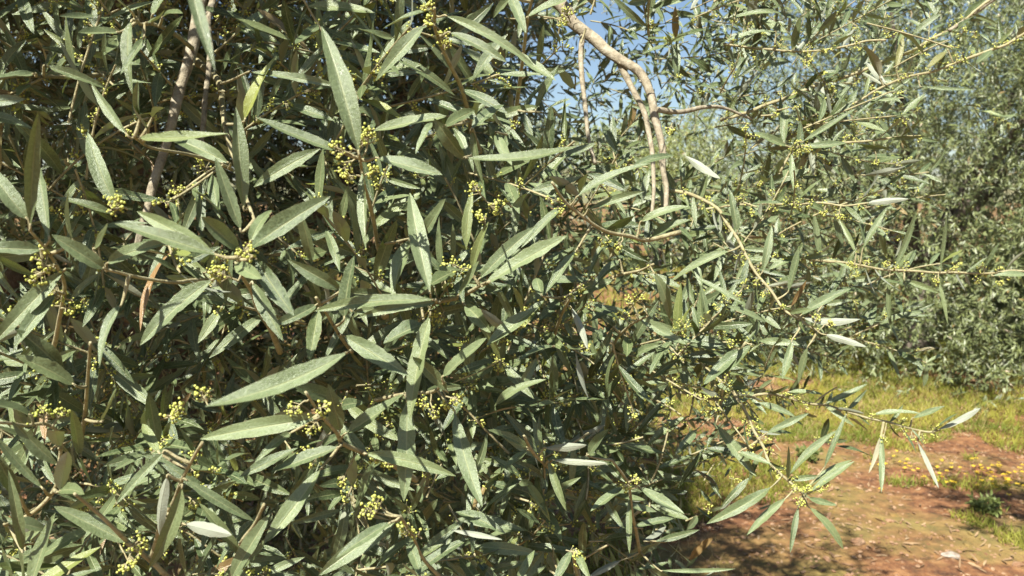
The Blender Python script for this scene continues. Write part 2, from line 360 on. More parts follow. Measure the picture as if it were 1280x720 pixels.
# leaves: base x,y, tip x,y, width, kind (g green, p pale underside, w gloss painted as a lighter tone, y yellow, b brown, partly backlight put into colour, d shade painted as a dark tone, l light green)
LEAF_TXT = """
38 285 40 135 20 g;62 300 44 180 23 g;36 276 -22 210 28 w;55 312 -20 310 22 g;43 344 -20 325 14 g;133 337 70 300 26 g;82 336 -12 427 28 g;72 365 8 432 22 g;92 302 78 245 18 g;78 463 33 412 28 d;95 482 30 440 26 g;133 330 187 295 22 g;117 312 148 282 16 g;152 380 102 436 17 g
268 348 162 418 30 g;274 320 142 276 26 g;270 318 168 258 24 g;300 312 251 278 28 g;308 314 403 242 31 g;312 305 332 248 20 g;318 320 366 402 27 d;315 352 348 416 22 d;305 262 293 134 25 g;302 290 267 198 20 g;294 328 323 356 22 w
288 205 196 157 25 g;172 172 257 178 20 l;148 262 95 167 25 g;160 170 107 104 15 g;186 163 155 137 14 g;175 147 163 112 13 g;190 148 206 121 14 g;305 152 333 68 22 y;363 50 292 28 18 l;310 90 412 98 13 g;55 82 134 104 15 g;45 92 -10 98 16 g;150 40 89 40 18 w;165 25 141 84 18 g;180 47 160 79 13 g;183 28 218 28 13 g;190 20 206 -5 16 g;203 22 224 4 14 g;165 15 131 -8 14 g;123 20 74 24 11 w;236 -30 252 56 21 d
428 190 318 155 22 g;400 186 314 228 24 g;449 194 412 25 34 g;470 197 549 217 24 g;453 212 456 318 20 g;562 145 466 160 23 g;540 12 479 28 14 g;532 30 473 91 23 g;494 48 442 41 14 g;555 19 667 54 16 w;560 40 631 66 17 g;658 22 712 -6 17 w;636 -10 656 36 17 g;646 66 683 98 17 g;668 140 695 82 15 g;588 163 627 120 19 g;543 148 581 204 25 g;555 158 591 137 20 g;540 153 524 178 15 g;620 165 630 204 16 g;590 160 599 231 14 d;580 197 727 213 19 g
603 358 704 291 27 w;598 350 662 280 22 g;572 370 602 338 18 w;545 375 389 370 21 g;550 378 447 383 16 w;538 368 504 231 33 w;525 300 559 248 19 g;513 298 482 364 26 g;583 312 582 240 16 l;590 340 598 278 14 l;580 380 618 413 22 g;608 432 668 384 24 w;552 472 604 426 24 w;427 418 511 468 27 g;538 392 499 522 29 w;560 490 516 437 20 g;508 498 512 626 28 g;568 513 588 636 25 w;430 543 514 495 26 g;455 567 561 577 21 g;618 508 661 460 16 w;498 650 394 714 27 g;490 652 420 690 18 g;470 573 434 657 19 d;507 668 531 720 17 g;570 640 626 653 19 g;563 662 621 669 9 p;660 560 621 531 14 g;660 562 627 591 15 g;680 560 736 558 12 p;690 575 759 580 10 p;685 575 706 639 13 g;735 570 754 534 16 g;785 490 786 541 11 w;845 492 788 531 12 g;862 520 804 546 14 w;780 608 739 638 16 g;798 608 853 645 16 w;842 648 794 656 12 g;787 620 786 692 10 g;777 700 734 719 10 p;715 688 692 724 14 g;668 688 647 724 12 g;720 688 734 722 12 g
438 438 279 536 33 w;397 523 246 544 29 g;425 558 338 589 24 g;403 583 339 685 27 g;372 560 299 596 17 g;365 540 327 561 14 g;313 567 272 568 12 g;288 724 328 655 26 g;300 695 264 641 18 g;228 606 210 712 24 g;230 598 314 658 17 g;210 593 184 678 19 p;207 563 141 628 15 g;200 567 176 526 16 l;165 680 67 634 25 g;74 583 12 530 20 g;100 572 90 502 17 g;75 560 62 524 24 g;75 615 86 563 24 g;72 615 108 601 20 g;55 612 -12 545 13 g;25 620 -12 573 21 g;5 655 66 650 20 g;35 742 67 639 25 g;28 690 21 614 16 g;40 520 -17 491 21 g;127 527 152 486 16 g;230 655 280 668 20 p;425 540 414 489 24 g;397 380 349 411 18 g;427 362 371 332 22 g;390 330 381 261 18 g;425 340 412 277 14 g;398 385 387 453 21 g;430 400 435 320 26 g;530 405 484 419 30 g;143 268 77 240 14 g
980 180 979 124 13 g;1002 178 1070 136 9 g;1002 185 1061 177 12 g;989 190 990 242 9 w;984 183 944 164 12 g;970 40 909 35 12 w;973 15 924 10 9 w;1150 108 1217 117 6 g;857 195 894 223 12 p;1120 87 1130 42 10 b;1185 62 1163 86 12 b;1108 106 1081 77 9 p;1205 24 1226 -4 11 d;1190 40 1215 20 9 g;1060 66 1042 61 8 b;1100 98 1090 52 15 b;1030 66 1014 58 11 b;990 64 1000 20 12 g;1040 64 1062 36 9 g;1150 60 1130 75 14 b;1120 66 1134 30 8 w;1240 62 1222 84 12 g;1270 46 1292 25 10 b
1083 254 1134 247 10 p;1003 397 1072 413 13 p;1030 418 1081 431 11 p;1078 312 1107 257 9 g;1118 335 1153 265 9 g;1070 318 1053 271 7 w;1025 320 1017 267 10 w;1112 345 1105 417 7 g;1173 350 1187 403 6 g;1175 338 1185 267 5 g;1230 335 1248 304 6 g;1240 345 1292 338 10 w;1130 350 1176 366 9 g;1005 318 961 330 15 w;953 340 967 284 13 g;985 365 1003 311 12 g;1000 395 1057 351 14 g;922 290 915 239 14 g;912 314 850 325 13 w;925 435 880 481 21 g;940 430 902 471 18 g;866 345 928 378 9 w;990 425 980 477 12 g;1010 433 997 480 12 g
1173 537 1227 512 10 p;1140 523 1181 507 9 g;1090 519 1148 506 10 w;1102 543 1104 616 9 w;1101 543 1093 588 7 b;1147 552 1174 607 7 p;1057 520 1084 537 9 b;1030 505 1087 487 11 w;985 490 1029 488 9 w;1008 610 1064 566 11 g;1012 615 1066 575 11 g;987 594 1031 532 12 g;985 600 982 554 9 g;1030 585 1055 522 8 g;983 622 931 664 13 g;965 608 893 661 18 g;998 633 985 690 10 g;1010 633 1068 678 13 w;1010 622 1043 634 10 g;895 530 944 596 16 w;923 565 961 578 12 g;957 542 1011 517 11 g;945 503 996 517 11 g;893 515 944 486 18 w;893 482 936 491 12 g;871 537 849 563 14 g;825 713 920 717 7 g
721 312 682 359 14 g;678 370 668 344 18 g;700 375 676 401 17 g;702 378 713 416 13 w;713 383 741 431 11 p;720 247 798 186 17 w;790 208 844 184 14 g;704 258 659 291 14 g;812 298 854 269 18 g;800 278 854 246 16 w;795 393 854 436 15 w;817 340 853 396 18 w;768 350 716 364 17 w;775 325 744 343 14 g;783 420 787 448 16 d;793 445 818 424 12 g;693 433 651 436 13 g;767 408 744 459 11 g;735 262 800 236 12 g;640 -4 610 20 13 g
"""
LEAVES = []
for ln in LEAF_TXT.strip().splitlines():
    for it in ln.split(';'):
        a = it.split(); LEAVES.append([float(v) for v in a[:5]]+[a[5]])

TREE_AT = np.array([-1.15, 2.45, 0.0])
olive = bpy.data.objects.new('olive_tree', None); COL.objects.link(olive)
olive.location = TREE_AT
olive['label'] = 'nearest olive tree, dense grey-green leaves and yellow-green buds filling the left and middle'
olive['category'] = 'olive tree'

# stem geometry in the world
def crook(pts, amp):
    out = []
    for a, b in zip(pts[:-1], pts[1:]):
        m = max(1, int(math.hypot(b[0]-a[0], b[1]-a[1])/22))
        for q in range(m):
            t = q/m; j = amp if q else 0
            out.append((a[0]+(b[0]-a[0])*t+random.gauss(0, j), a[1]+(b[1]-a[1])*t+random.gauss(0, j)))
    return out+[pts[-1]]
STEMS = [(crook(p, 1.3), o0, (o1*1.6+.03 if p[0][0] < 850 else o1), min(r0, 1.9), (r1 if p[0][0] < 850 else r1*.8)) for p, o0, o1, r0, r1 in STEMS]
BRANCHES = [(crook(p, 1.6), a, b, r0*1.05, r1*.9) for p, a, b, r0, r1 in BRANCHES]
stemP = []
for k, (pts, o0, o1, r0, r1) in enumerate(STEMS):
    mx = pts[0][0]; d0 = float(dfun(mx))
    n = len(pts); ps, rs, dd = [], [], []
    for i, (x, y) in enumerate(pts):
        t = i/(n-1); d = d0+o0+(o1-o0)*t; dd.append(d)
        ps.append(at(x, y, d)); rs.append((r0+(r1-r0)*t)*d/F)
    stemP.append((np.array(pts, float), np.array(dd), np.array(ps), np.array(rs)))

def nearest(px, py):
    best = (1e9, 0, 0, 0)
    for k, (q, dd, ps, rs) in enumerate(stemP):
        for i in range(len(q)-1):
            a, b = q[i], q[i+1]; ab = b-a
            t = min(1, max(0, ((np.array([px, py])-a) @ ab)/(ab @ ab)))
            dist = np.hypot(*(a+ab*t-[px, py]))
            if dist < best[0]: best = (dist, k, i, t)
    return best
KIND = {'g': (0.66, 0.0, 0), 'w': (1.0, 0.0, 0), 'p': (0.7, 0.0, 0), 'y': (0.7, 0.75, 0), 'l': (0.8, 0.22, 0), 'b': (0.4, 0.25, 0.22), 'd': (0.2, 0, 0)}  # g lifted as sunlit; w, d, b put gloss, shade, backlight in colour
leafrec = []
for (bx, by, tx, ty, wd, kd) in LEAVES:
    dist, k, i, t = nearest(bx, by)
    q, dd, ps, rs = stemP[k]
    joinp = ps[i]*(1-t)+ps[i+1]*t
    lp = math.hypot(tx-bx, ty-by)
    if dist < 42:
        d = dd[i]*(1-t)+dd[i+1]*t - 0.004
    else:
        d = float(dfun(bx))+0.05; joinp = None
    if bx < 700: d = min(d, float(dfun(bx))+.05)
    d = min(d, 0.085*F/lp)
    if kd == 'd' and bx > 200 and bx < 260 and by < 0: d = 0.36
    base = at(bx, by, d)
    p = lp*d/F
    L = max(p*1.03, rng.uniform(0.046, 0.058))
    dz = min(.03, math.sqrt(max(0, L*L-p*p)))*(-1 if rng.random() < 0.85 else .6)
    tip = at(tx, ty, d+dz)
    W = max(min(wd*d/F*0.79, 0.014), 0.005)
    dirn = tip-base
    tocam = norm(CAM-base)
    n = tocam*0.8+np.array([0, 0, 0.2])+TOSUN*0.55+rng.normal(0, 0.24, 3)
    if kd == 'b': n = np.array([0.1, -.2, 1.0])*1.0 + tocam*-.55
    if kd == 'p': n = -n+np.array([0, 0, 0.3])
    tn = np.array(KIND[kd])+np.array([rng.normal(0, 0.14), max(0, rng.normal(0.02, 0.05)), 0])
    leafrec.append(dict(base=base, dir=dirn, n=n, L=float(np.linalg.norm(dirn)), W=W, t=np.clip(tn, 0, 1), stem=k if joinp is not None else None, join=joinp, area=lp*wd, kd=kd))

ranked = sorted([r for r in leafrec if r['stem'] is not None and max(r['base'][2], 0) > 0], key=lambda r: -r['area'])[:100]
for r in ranked: r['own'] = True

# twigs (parts) > leaf, flower_cluster (sub-parts)
twig_obj = []
flower_at = []
for k, (q, dd, ps, rs) in enumerate(stemP):
    o0 = ps[-1]
    parts = [(*tube(ps-o0, rs, 7, 0.12), 0)]
    for r in leafrec:           # leaf stalks and short side shoots
        if r['stem'] == k:
            a, b = r['join']-o0, r['base']-o0
            b2 = b+norm(r['dir'])*0.003
            m = (a+b)/2+np.array([0, 0, -0.001])
            ln = np.linalg.norm(b-a)
            rr = 0.0009 if ln < 0.012 else 0.0013
            parts.append((*tube([a, m, b, b2], [rr*1.2, rr, 0.0008, 0.0007], 5, 0, 3), 0))
    v, f, mi = join(parts)
    me = mk_mesh('twig', v, f, mats=[M_TWIG])
    twig_obj.append(link('twig', me, olive, o0-TREE_AT))
rest = []
PALE_N = 0
for r in leafrec:
    hk = dict(curl=np.array([rng.normal(0.07, 0.12)]), bend=np.array([rng.normal(0, 0.07)]))
    r['hk'] = hk
    if r.get('own'):
        v, f, uv, t = leaves_arrays(np.zeros((1, 3)), r['dir'][None], r['n'][None], np.array([r['L']]), np.array([r['W']]), r['t'][None], S=16, C=7, fold=.5, **hk)
        o = link('leaf', mk_mesh('leaf', v, f, uv, t, mats=[M_LEAF]), twig_obj[r['stem']], r['base']-stemP[r['stem']][2][-1])
        if r['kd'] == 'y': o['label'] = 'yellowing leaf'
        if r['kd'] == 'p': o['label'] = 'leaf turned over, showing its pale silvery underside'
    else: rest.append(r)
# flower clusters traced + at the leaf axils
FL = [(272,332,1.5),(283,345,1.2),(306,318,1.3),(262,340,1.0),(52,322,1),(62,332,1),(50,345,1),(78,372,1.3),(68,362,1),(85,385,1),(142,262,1),(150,255,.9),(436,205,1.2),(448,185,1.1),(464,215,1),(428,188,1),(440,220,1),(460,175,1),
 (542,30,1.2),(552,48,1.2),(536,10,1),(556,60,.9),(598,240,1.2),(612,256,1.2),(624,260,1),(590,225,1),(604,275,1),(545,352,1.3),(556,340,1.3),(568,352,1.0),(543,388,1),(552,395,.9),(528,500,1.2),(541,512,1.3),(556,500,1.2),(566,498,.9),(463,575,1),(483,580,1),(430,598,.9),(466,640,1.1),(474,632,1),
 (511,664,1.2),(520,668,1),(167,682,1.2),(175,690,1.1),(160,700,1),(214,520,1),(225,512,.9),(255,497,1),(400,510,1),(372,508,1),(393,530,1),(690,585,.8),(783,606,1.1),(792,600,1),(716,690,1),(722,700,1),(1000,625,1.1),(1010,612,1.0),(994,612,.9),(1022,612,.9),(1030,605,.8),
 (780,395,1.3),(790,380,1.2),(800,375,1.1),(745,450,1.0),(755,440,.9),(763,478,.9),(900,420,1),(915,430,1),(1105,545,.7),(1058,512,.7),(1140,545,.7),(1062,330,.8),(1110,330,.8),(1170,348,.8),(1250,352,.8),(1035,405,.8),(1020,400,.8),(1030,262,.8),(1050,268,.8),(1010,186,1),(1000,190,.9),(1120,155,.8),(1095,200,.8),
 (700,262,.8),(752,300,.9),(775,305,.9),(838,160,.8),(710,20,1),(700,25,1),(120,525,1),(55,520,.9),(75,520,.9),(200,690,1),(240,625,.9)]
nfl = 0
for (fx, fy, sc) in FL:
    dist, k, i, t = nearest(fx, fy)
    q, dd, ps, rs = stemP[k]
    near = ps[i]*(1-t)+ps[i+1]*t
    d = (dd[i]*(1-t)+dd[i+1]*t)-0.006 if dist < 45 else float(dfun(fx))+.02
    p = at(fx, fy, d)
    ax = (p-near) if 4 < dist < 45 else rng.normal(size=3)*0.6+np.array([0, -.5, .3])
    ax = norm(ax+rng.normal(0, 0.004, 3))
    sz = 0.013*sc*rng.uniform(.85, 1.2)
    b = p-ax*sz*0.5
    o0 = ps[-1]
    pr = panicle(b-o0, ax, sz, nb=17)
    if dist > 8 and dist < 45: pr.append((*tube([near-o0, (near+b)/2-o0+[0, 0, -.001], b-o0], [.0008]*3, 4, 0, 2), 1))
    if nfl < 100:
        v, f, mi = join(pr)
        link('flower_cluster', mk_mesh('flower_cluster', v-(b-o0), f, mats=[M_BUD, M_TWIG], matidx=mi), twig_obj[k], b-o0)
    nfl += 1

# bigger branches
for (pts, d0, d1, r0, r1) in BRANCHES:
    n = len(pts); ps = []; rs = []
    for i, (x, y) in enumerate(pts):
        t = i/(n-1); d = d0+(d1-d0)*t; ps.append(at(x, y, d)); rs.append((r0+(r1-r0)*t)*d/F)
    if pts[0][1] < 0 and pts[0][0] < 1000:      # carry on to the limb above the frame
        e = ps[0]; up_ = np.array([-0.85, 2.3, 2.9]) if pts[0][0] > 500 else np.array([-1.0, 2.2, 2.7])
        ps = [up_, (up_+e)/2+np.array([0.0, -.1, .15])]+ps; rs = [rs[0]*2.2, rs[0]*1.6]+rs
    ps = np.array(ps); o0 = ps[0]
    kn = [(*tube(ps-o0, rs, 10, 0.22, 7), 0)]
    for q in range(int(len(ps)*0.9)):           # buds' scars and knots
        i = rng.integers(0, len(ps)-1); t = rng.random(); c = ps[i]*(1-t)+ps[i+1]*t-o0
        rad = rs[i]*(1-t)+rs[i+1]*t; rd = norm(rng.normal(size=3))
        v_, f_ = balls_arrays((c+rd*rad*0.8)[None], np.array([rad*0.42])); kn.append((v_, f_, 0))
    v, f, mi = join(kn)
    link('branch', mk_mesh('branch', v, f, mats=[M_BRANCH]), olive, o0-TREE_AT)

# trunk and limbs
def limb(name, parent, origin, pts, rad, sides=12, knob=.25, mat=M_BARK):
    v, f = tube(np.array(pts)-origin, rad, sides, knob, 6)
    return link(name, mk_mesh(name, v, f, mats=[mat]), parent, np.zeros(3))
T = TREE_AT
limb('trunk', olive, T, [T+[0, 0, -.1], T+[.02, 0, .1], T+[.06, -.03, .5], T+[.02, .02, .9], T+[0, 0, 1.15]], [.24, .19, .14, .13, .12], 16, .5)
LT = T+[0, 0, 1.05]
limbs = [[LT, T+[.1, -.2, 1.6], T+[.12, -.25, 2.2], T+[.15, -.25, 2.7], T+[.3, -.2, 3.1]],
         [LT, T+[-.25, -.3, 1.4], T+[-.5, -.45, 1.9], T+[-.7, -.5, 2.5]],
         [LT, T+[.35, .2, 1.45], T+[.75, .3, 1.9], T+[1.2, .3, 2.5]],
         [LT, T+[-.3, .4, 1.5], T+[-.6, .8, 2.1], T+[-.8, 1.0, 2.6]]]
for lm in limbs: limb('limb', olive, T, lm, np.linspace(.075, .02, len(lm)), 9)

# ------------------------------------------------------------------ the rest of the near crown
GR = np.array([
 [1, 1, 1, .9, 1, 1, 1, 1, .95, .95, .85, .60, .28, .12, .05, .03],
 [1, 1, 1, 1, 1, 1, 1, .95, .46, .34, .40, .35, .20, .08, 0, 0],
 [1, 1, 1, 1, 1, 1, 1, 1, .8, .5, .12, .16, .2, .05, 0, 0],
 [1, 1, 1, 1, 1, 1, 1, 1, 1, .9, .65, .55, .35, .08, 0, 0],
 [1, 1, 1, 1, 1, 1, 1, 1, 1, 1, .85, .7, .45, .10, 0, 0],
 [1, 1, 1, 1, 1, 1, 1, 1, 1, 1, 1, .8, .35, 0, 0, 0],
 [1, 1, 1, 1, 1, 1, 1, 1, 1, 1, .8, .45, .15, 0, 0, 0],
 [1, 1, 1, 1, 1, 1, 1, 1, .9, .66, .34, .10, 0, 0, 0, 0],
 [1, 1, 1, 1, 1, 1, 1, 1, .8, .42, .12, 0, 0, 0, 0, 0]])
def dens(px, py):
    x = np.clip(px/80-.5, 0, 14.999); y = np.clip(py/80-.5, 0, 7.999)
    i = y.astype(int); j = x.astype(int); fy = y-i; fx = x-j
    v = GR[i, j]*(1-fx)*(1-fy)+GR[i, j+1]*fx*(1-fy)+GR[i+1, j]*(1-fx)*fy+GR[i+1, j+1]*fx*fy
    return v
CC = np.array([-1.0, 2.35, 1.75]); CR = np.array([1.95, 1.85, 1.75])

def clump(P, sc, off=0.0):
    return np.array([mnoise.noise(Vector((p[0]*sc+off, p[1]*sc, p[2]*sc))) for p in P])

def make_twigs(org, outward, nodes, space, Lrange, Wr):
    """leafy shoots in opposite pairs; returns leaves, stem segments and axil points"""
    N = len(org)
    t = norm(outward*0.75+rng.normal(0, 0.62, (N, 3))+np.array([0, 0, .15]))
    cv = rng.normal(0, 0.35, (N, 3))+np.array([0, 0, -.18])
    a0 = norm(np.cross(t, rng.normal(size=(N, 3))))
    base, dr, nn, LL, ax, s0, s1, tid = [], [], [], [], [], [], [], []
    prev = org.copy(); tl = t.copy()
    for k in range(nodes):
        u = k/nodes
        tl = norm(tl+cv*(1.0/nodes)*0.7)
        p = prev+tl*space*(1-.35*u)[..., None] if False else prev+tl*(space*(1-.35*u))
        s0.append(prev); s1.append(p)
        a = norm(a0-tl*np.sum(a0*tl, 1, keepdims=True)); b = np.cross(tl, a)
        rad = a if k % 2 == 0 else b
        ang = rng.uniform(.55, 1.1, (N, 1))
        for sg in (1, -1):
            d = norm(tl*np.cos(ang)+rad*sg*np.sin(ang)+rng.normal(0, .16, (N, 3)))
            base.append(p); dr.append(d)
            L = rng.uniform(*Lrange, N)*(1-.35*u**2)
            LL.append(L); tid.append(np.arange(N))
            n = TOSUN*0.75+np.array([0, -.35, .35])+outward*.3+rng.normal(0, .62, (N, 3))
            nn.append(n)
        ax.append((p, norm(rad+tl*.8+rng.normal(0, .3, (N, 3)))))
        prev = p
    # terminal pair
    base = np.concatenate(base); dr = np.concatenate(dr); nn = np.concatenate(nn); LL = np.concatenate(LL)
    W = LL*rng.uniform(*Wr, len(LL))
    tint = np.stack([np.clip(rng.normal(.38, .28, len(LL)), 0, 1), np.where(rng.random(len(LL)) < .025, rng.uniform(.2, .7, len(LL)), np.clip(rng.normal(.03, .05, len(LL)), 0, 1)), np.where(rng.random(len(LL)) < .007, rng.uniform(.3, .8, len(LL)), 0)], 1)  # filler tone lower than traced leaves, inner shade put into colour
    return base, dr, nn, LL, W, tint, np.concatenate(s0), np.concatenate(s1), np.concatenate([x[0] for x in ax]), np.concatenate([x[1] for x in ax])

BR = []
for (pts, d0, d1, r0, r1) in BRANCHES:
    for i in range(len(pts)-1):
        BR.append((np.array(pts[i], float), np.array(pts[i+1], float), d0+(d1-d0)*(i+.5)/(len(pts)-1), max(r0, r1)))
def hides_branch(P):
    px, py, d = proj(P); q = np.stack([px, py], 1); h = np.zeros(len(P), bool)
    for a, b, dd, r in BR:
        ab = b-a; t = np.clip(((q-a) @ ab)/(ab @ ab), 0, 1)
        h |= (np.linalg.norm(a+ab*t[:, None]-q, axis=1) < r+12) & (d < dd+.03)
    return h & (rng.random(len(P)) < .9)
BP = np.array([at(x, y, d0+(d1-d0)*i/(len(p)-1)) for (p, d0, d1, r0, r1) in BRANCHES[:4] for i, (x, y) in enumerate(p) if y > -10])
def shades_branch(P):
    h = np.zeros(len(P), bool)
    for b_ in BP:
        v_ = P-b_; s_ = v_ @ TOSUN; h |= (s_ > 0) & (np.linalg.norm(v_-s_[:, None]*TOSUN, axis=1) < .028)
    return h & (rng.random(len(P)) < .75)
LA = []
for r in leafrec:
    a = proj(r['base']); b = proj(r['base']+r['dir']); LA.append((np.array([a[0], a[1]]), np.array([b[0], b[1]]), max(float(a[2]), float(b[2])), r['W']*F/float(a[2])/2))
def hides_leaf(b, d, L):
    h = np.zeros(len(b), bool)
    for u in (.15, .5, .85):
        px, py, z = proj(b+d*(L*u)[:, None]); q = np.stack([px, py], 1)
        for a, c, zz, wv in LA:
            ab = c-a; t = np.clip(((q-a) @ ab)/(ab @ ab), 0, 1)
            h |= (np.linalg.norm(a+ab*t[:, None]-q, axis=1) < wv+7) & (z < zz+.012)
    return h & (rng.random(len(b)) < .93)
def mask_keep(P, power=1.0, front=0.02):
    px, py, d = proj(P)
    k = rng.random(len(P)) < dens(px, py)**power
    k &= (d > dfun(px)+front) | (d < 0)
    k &= np.linalg.norm(P-CAM, axis=1) > 0.42
    k &= ~hides_branch(P)
    return k

SEG, BUD = [], []
def add_population(org, outward, nodes, space, Lr, Wr, S, C, stemr, front, budp, ico):
    b, d, n, L, W, t, s0, s1, ap, ad = make_twigs(org, outward, nodes, space, Lr, Wr)
    k = mask_keep(b+d*L[:, None]*.5, .7, front)
    tips = b+d*L[:, None]; _, _, dt = proj(tips); pxx = proj(b)[0]
    k &= (dt > dfun(pxx)+front-.04) & ~hides_branch(b+d*L[:, None]*.85) & ~hides_branch(b) & ~hides_leaf(b, d, L) & ~shades_branch(b+d*L[:, None]*.5)
    k &= b[:, 2] > .25
    out = leaves_arrays(b[k], d[k], n[k], L[k], W[k], t[k], S=S, C=C)
    ks = mask_keep(s1, .7, front)
    SEG.append((s0[ks], s1[ks], np.full(ks.sum(), stemr), 4))
    kb = mask_keep(ap, .7, front) & (rng.random(len(ap)) < budp)
    BUD.append((ap[kb], ad[kb], ico))
    return out, k.sum()

# A: the whole crown
NA = 9300
P = rng.uniform(-1, 1, (NA*6, 3)); rr = np.linalg.norm(P, axis=1)
P = P[(rr < 1)]; rr = np.linalg.norm(P, axis=1)
P = CC+P*CR
px, py, d = proj(P)
inf = (d > .2) & (px > -160) & (px < 1440) & (py > -520) & (py < 860)
keep = (rng.random(len(P)) < np.where(inf, 1, .38)) & (rng.random(len(P)) < dens(px, py)**.5)
keep &= (d > dfun(px)+.36) | ((d < .2) & (np.linalg.norm(P-CAM, axis=1) > .9) & (P[:, 1] > 0.35))
keep &= P[:, 2] > .3
keep &= ~((P[:, 0] > -.1) & (P[:, 1] > 2.25) & (rng.random(len(P)) < .85))
keep &= ~((px > 700) & (py < -60) & (rng.random(len(P)) < .7))
P = P[keep]
pxk, pyk, dk = proj(P); P = P[~((dk < 1.3) & (dk > 0) & (pxk < 660) & (pyk > -60) & (rng.random(len(P)) < .6))]
cl = clump(P, 2.6); P = P[cl > -.26]
P = P[:NA]
outw = norm((P-CC)/CR)
(vA, fA, uA, tA), nA = add_population(P, outw, 8, .021, (.034, .058), (.16, .24), 4, 3, .0011, .14, .10, False)
# unseen dense leaves added above the picture, darkening the inside of the crown
NT_ = 17000
P = np.stack([rng.uniform(-3.0, -.3, NT_), rng.uniform(.9, 3.9, NT_), rng.uniform(2.05, 3.5, NT_)], 1)
px, py, d = proj(P); q_ = (P-CC)/(CR*1.06)
P = P[(py < -45) & ((q_**2).sum(1) < 1) & ((q_**2).sum(1) > .25)][:7200]
P2 = np.stack([rng.uniform(-1.9, -.22, 5000), rng.uniform(.52, 1.05, 5000), rng.uniform(1.72, 2.35, 5000)], 1)  # lower front leaves, also added to shade the inside
P2 = P2[proj(P2)[1] < -60][:350]; P = np.concatenate([P, P2])
b, d, n, L, W, t, s0, s1, ap, ad = make_twigs(P, norm((P-CC)/CR), 7, .022, (.045, .065), (.23, .30))
k_ = (proj(b+d*L[:, None])[1] < -4) & ~shades_branch(b+d*L[:, None]*.5)
vE, fE, uE, tE = leaves_arrays(b[k_], d[k_], n[k_], L[k_], W[k_], t[k_], S=2, C=3)
SEG.append((s0, s1, np.full(len(s0), .0011), 3))
# the shaded far side of the crown
P = np.stack([rng.uniform(-2.9, .05, 5200), rng.uniform(2.5, 4.1, 5200), rng.uniform(.3, 2.6, 5200)], 1)
q_ = (P-CC)/CR; P = P[(q_**2).sum(1) < 1.05][:2900]
b, d, n, L, W, t, s0, s1, ap, ad = make_twigs(P, norm((P-CC)/CR), 7, .024, (.05, .07), (.20, .27))
vG, fG, uG, tG = leaves_arrays(b, d, n, L, W, t, S=2, C=3)
SEG.append((s0, s1, np.full(len(s0), .0012), 3))
# B: front shoots close behind the traced ones
NB = 500
px = rng.uniform(-130, 1110, NB); py = rng.uniform(-130, 850, NB)
px[:90] = rng.uniform(560, 860, 90); py[:90] = rng.uniform(420, 800, 90)
dd_ = dfun(px)+np.where(px < 640, rng.uniform(.17, .50, NB), rng.uniform(.07, .42, NB))
PB = np.array([at(a, b, c) for a, b, c in zip(px, py, dd_)])
kk = (rng.random(NB) < dens(px, py)**.8) & ((px > 600) | (rng.random(NB) < .92))
PB = PB[kk]
ow = norm(norm((PB-CC)/CR)+np.array([.15, -.2, .15]))
(vB, fB, uB, tB), nB = add_population(PB, ow, 7, .019, (.044, .070), (.13, .21), 9, 5, .0012, .06, .55, True)
# sparse lit shoots at the right, seen against the trees behind
NR = 290
px = np.concatenate([rng.uniform(850, 1090, NR), rng.uniform(1050, 1240, 22)]); py = np.concatenate([rng.uniform(-60, 430, NR), rng.uniform(-30, 200, 22)])
PRr = np.array([at(a, b, c) for a, b, c in zip(px, py, rng.uniform(1.0, 1.9, len(px)))])
SAVE = dens
b, d, n, L, W, t, s0, s1, ap, ad = make_twigs(PRr, norm(np.tile([.75, -.1, .35], (len(PRr), 1))+rng.normal(0, .3, (len(PRr), 3))), 7, .020, (.036, .056), (.15, .22))
pm = proj(b)[0]; pmy = proj(b)[1]
NC_ = len(PRr); ktw = rng.random(NC_) < np.interp(proj(PRr)[0], [840, 950, 1050, 1150, 1260], [.45, .62, .5, .25, .1]); ktw &= ~((proj(PRr)[0] < 1000) & (proj(PRr)[1] > 140) & (proj(PRr)[1] < 250) & (rng.random(NC_) < .6)); k = np.tile(ktw, len(b)//NC_) & (rng.random(len(b)) < .9) & (pmy < 470) & ~hides_branch(b) & ~hides_branch(b+d*L[:, None]*.8) & ~hides_leaf(b, d, L)
vC, fC, uC, tC = leaves_arrays(b[k], d[k], n[k], L[k], W[k], t[k], S=7, C=5)
pmx = proj(s1)[0]
ks = (pmx < 1200) & np.tile(ktw, len(s1)//NC_)
SEG.append((s0[ks], s1[ks], np.full(ks.sum(), .0010), 4))
kb = (rng.random(len(ap)) < .45) & np.tile(ktw, len(ap)//NC_); BUD.append((ap[kb], ad[kb], True))
# small leaves along the long shoots at the right
bb, dd2, ll2, aa = [], [], [], []
for q, dd, ps, rs in stemP:
    if q[:, 0].min() < 830: continue
    seg = np.linalg.norm(np.diff(ps, axis=0), axis=1); cum = np.concatenate([[0], np.cumsum(seg)])
    for s_ in np.arange(.01, cum[-1], .015):
        i = min(len(seg)-1, int(np.searchsorted(cum, s_)-1)); p_ = ps[i]+(ps[i+1]-ps[i])*((s_-cum[i])/seg[i]); t_ = (ps[i]-ps[i+1])/seg[i]
        rv = rng.normal(size=3); rv = norm(rv-t_*(rv @ t_))
        for sg in (1, -1):
            if rng.random() < .55: bb.append(p_); dd2.append(norm(t_*.55+rv*sg*.85)); ll2.append(rng.uniform(.024, .046))
            if rng.random() < .35: aa.append((p_, norm(t_*.5+rv*sg)))
bb, dd2, ll2 = np.array(bb), np.array(dd2), np.array(ll2); M = len(bb)
vH, fH, uH, tH = leaves_arrays(bb, dd2, TOSUN*.6+rng.normal(0, .6, (M, 3)), ll2, ll2*rng.uniform(.13, .2, M), np.stack([np.clip(rng.normal(.45, .28, M), 0, 1), np.clip(rng.normal(.08, .08, M), 0, 1), np.zeros(M)], 1), S=6, C=5)
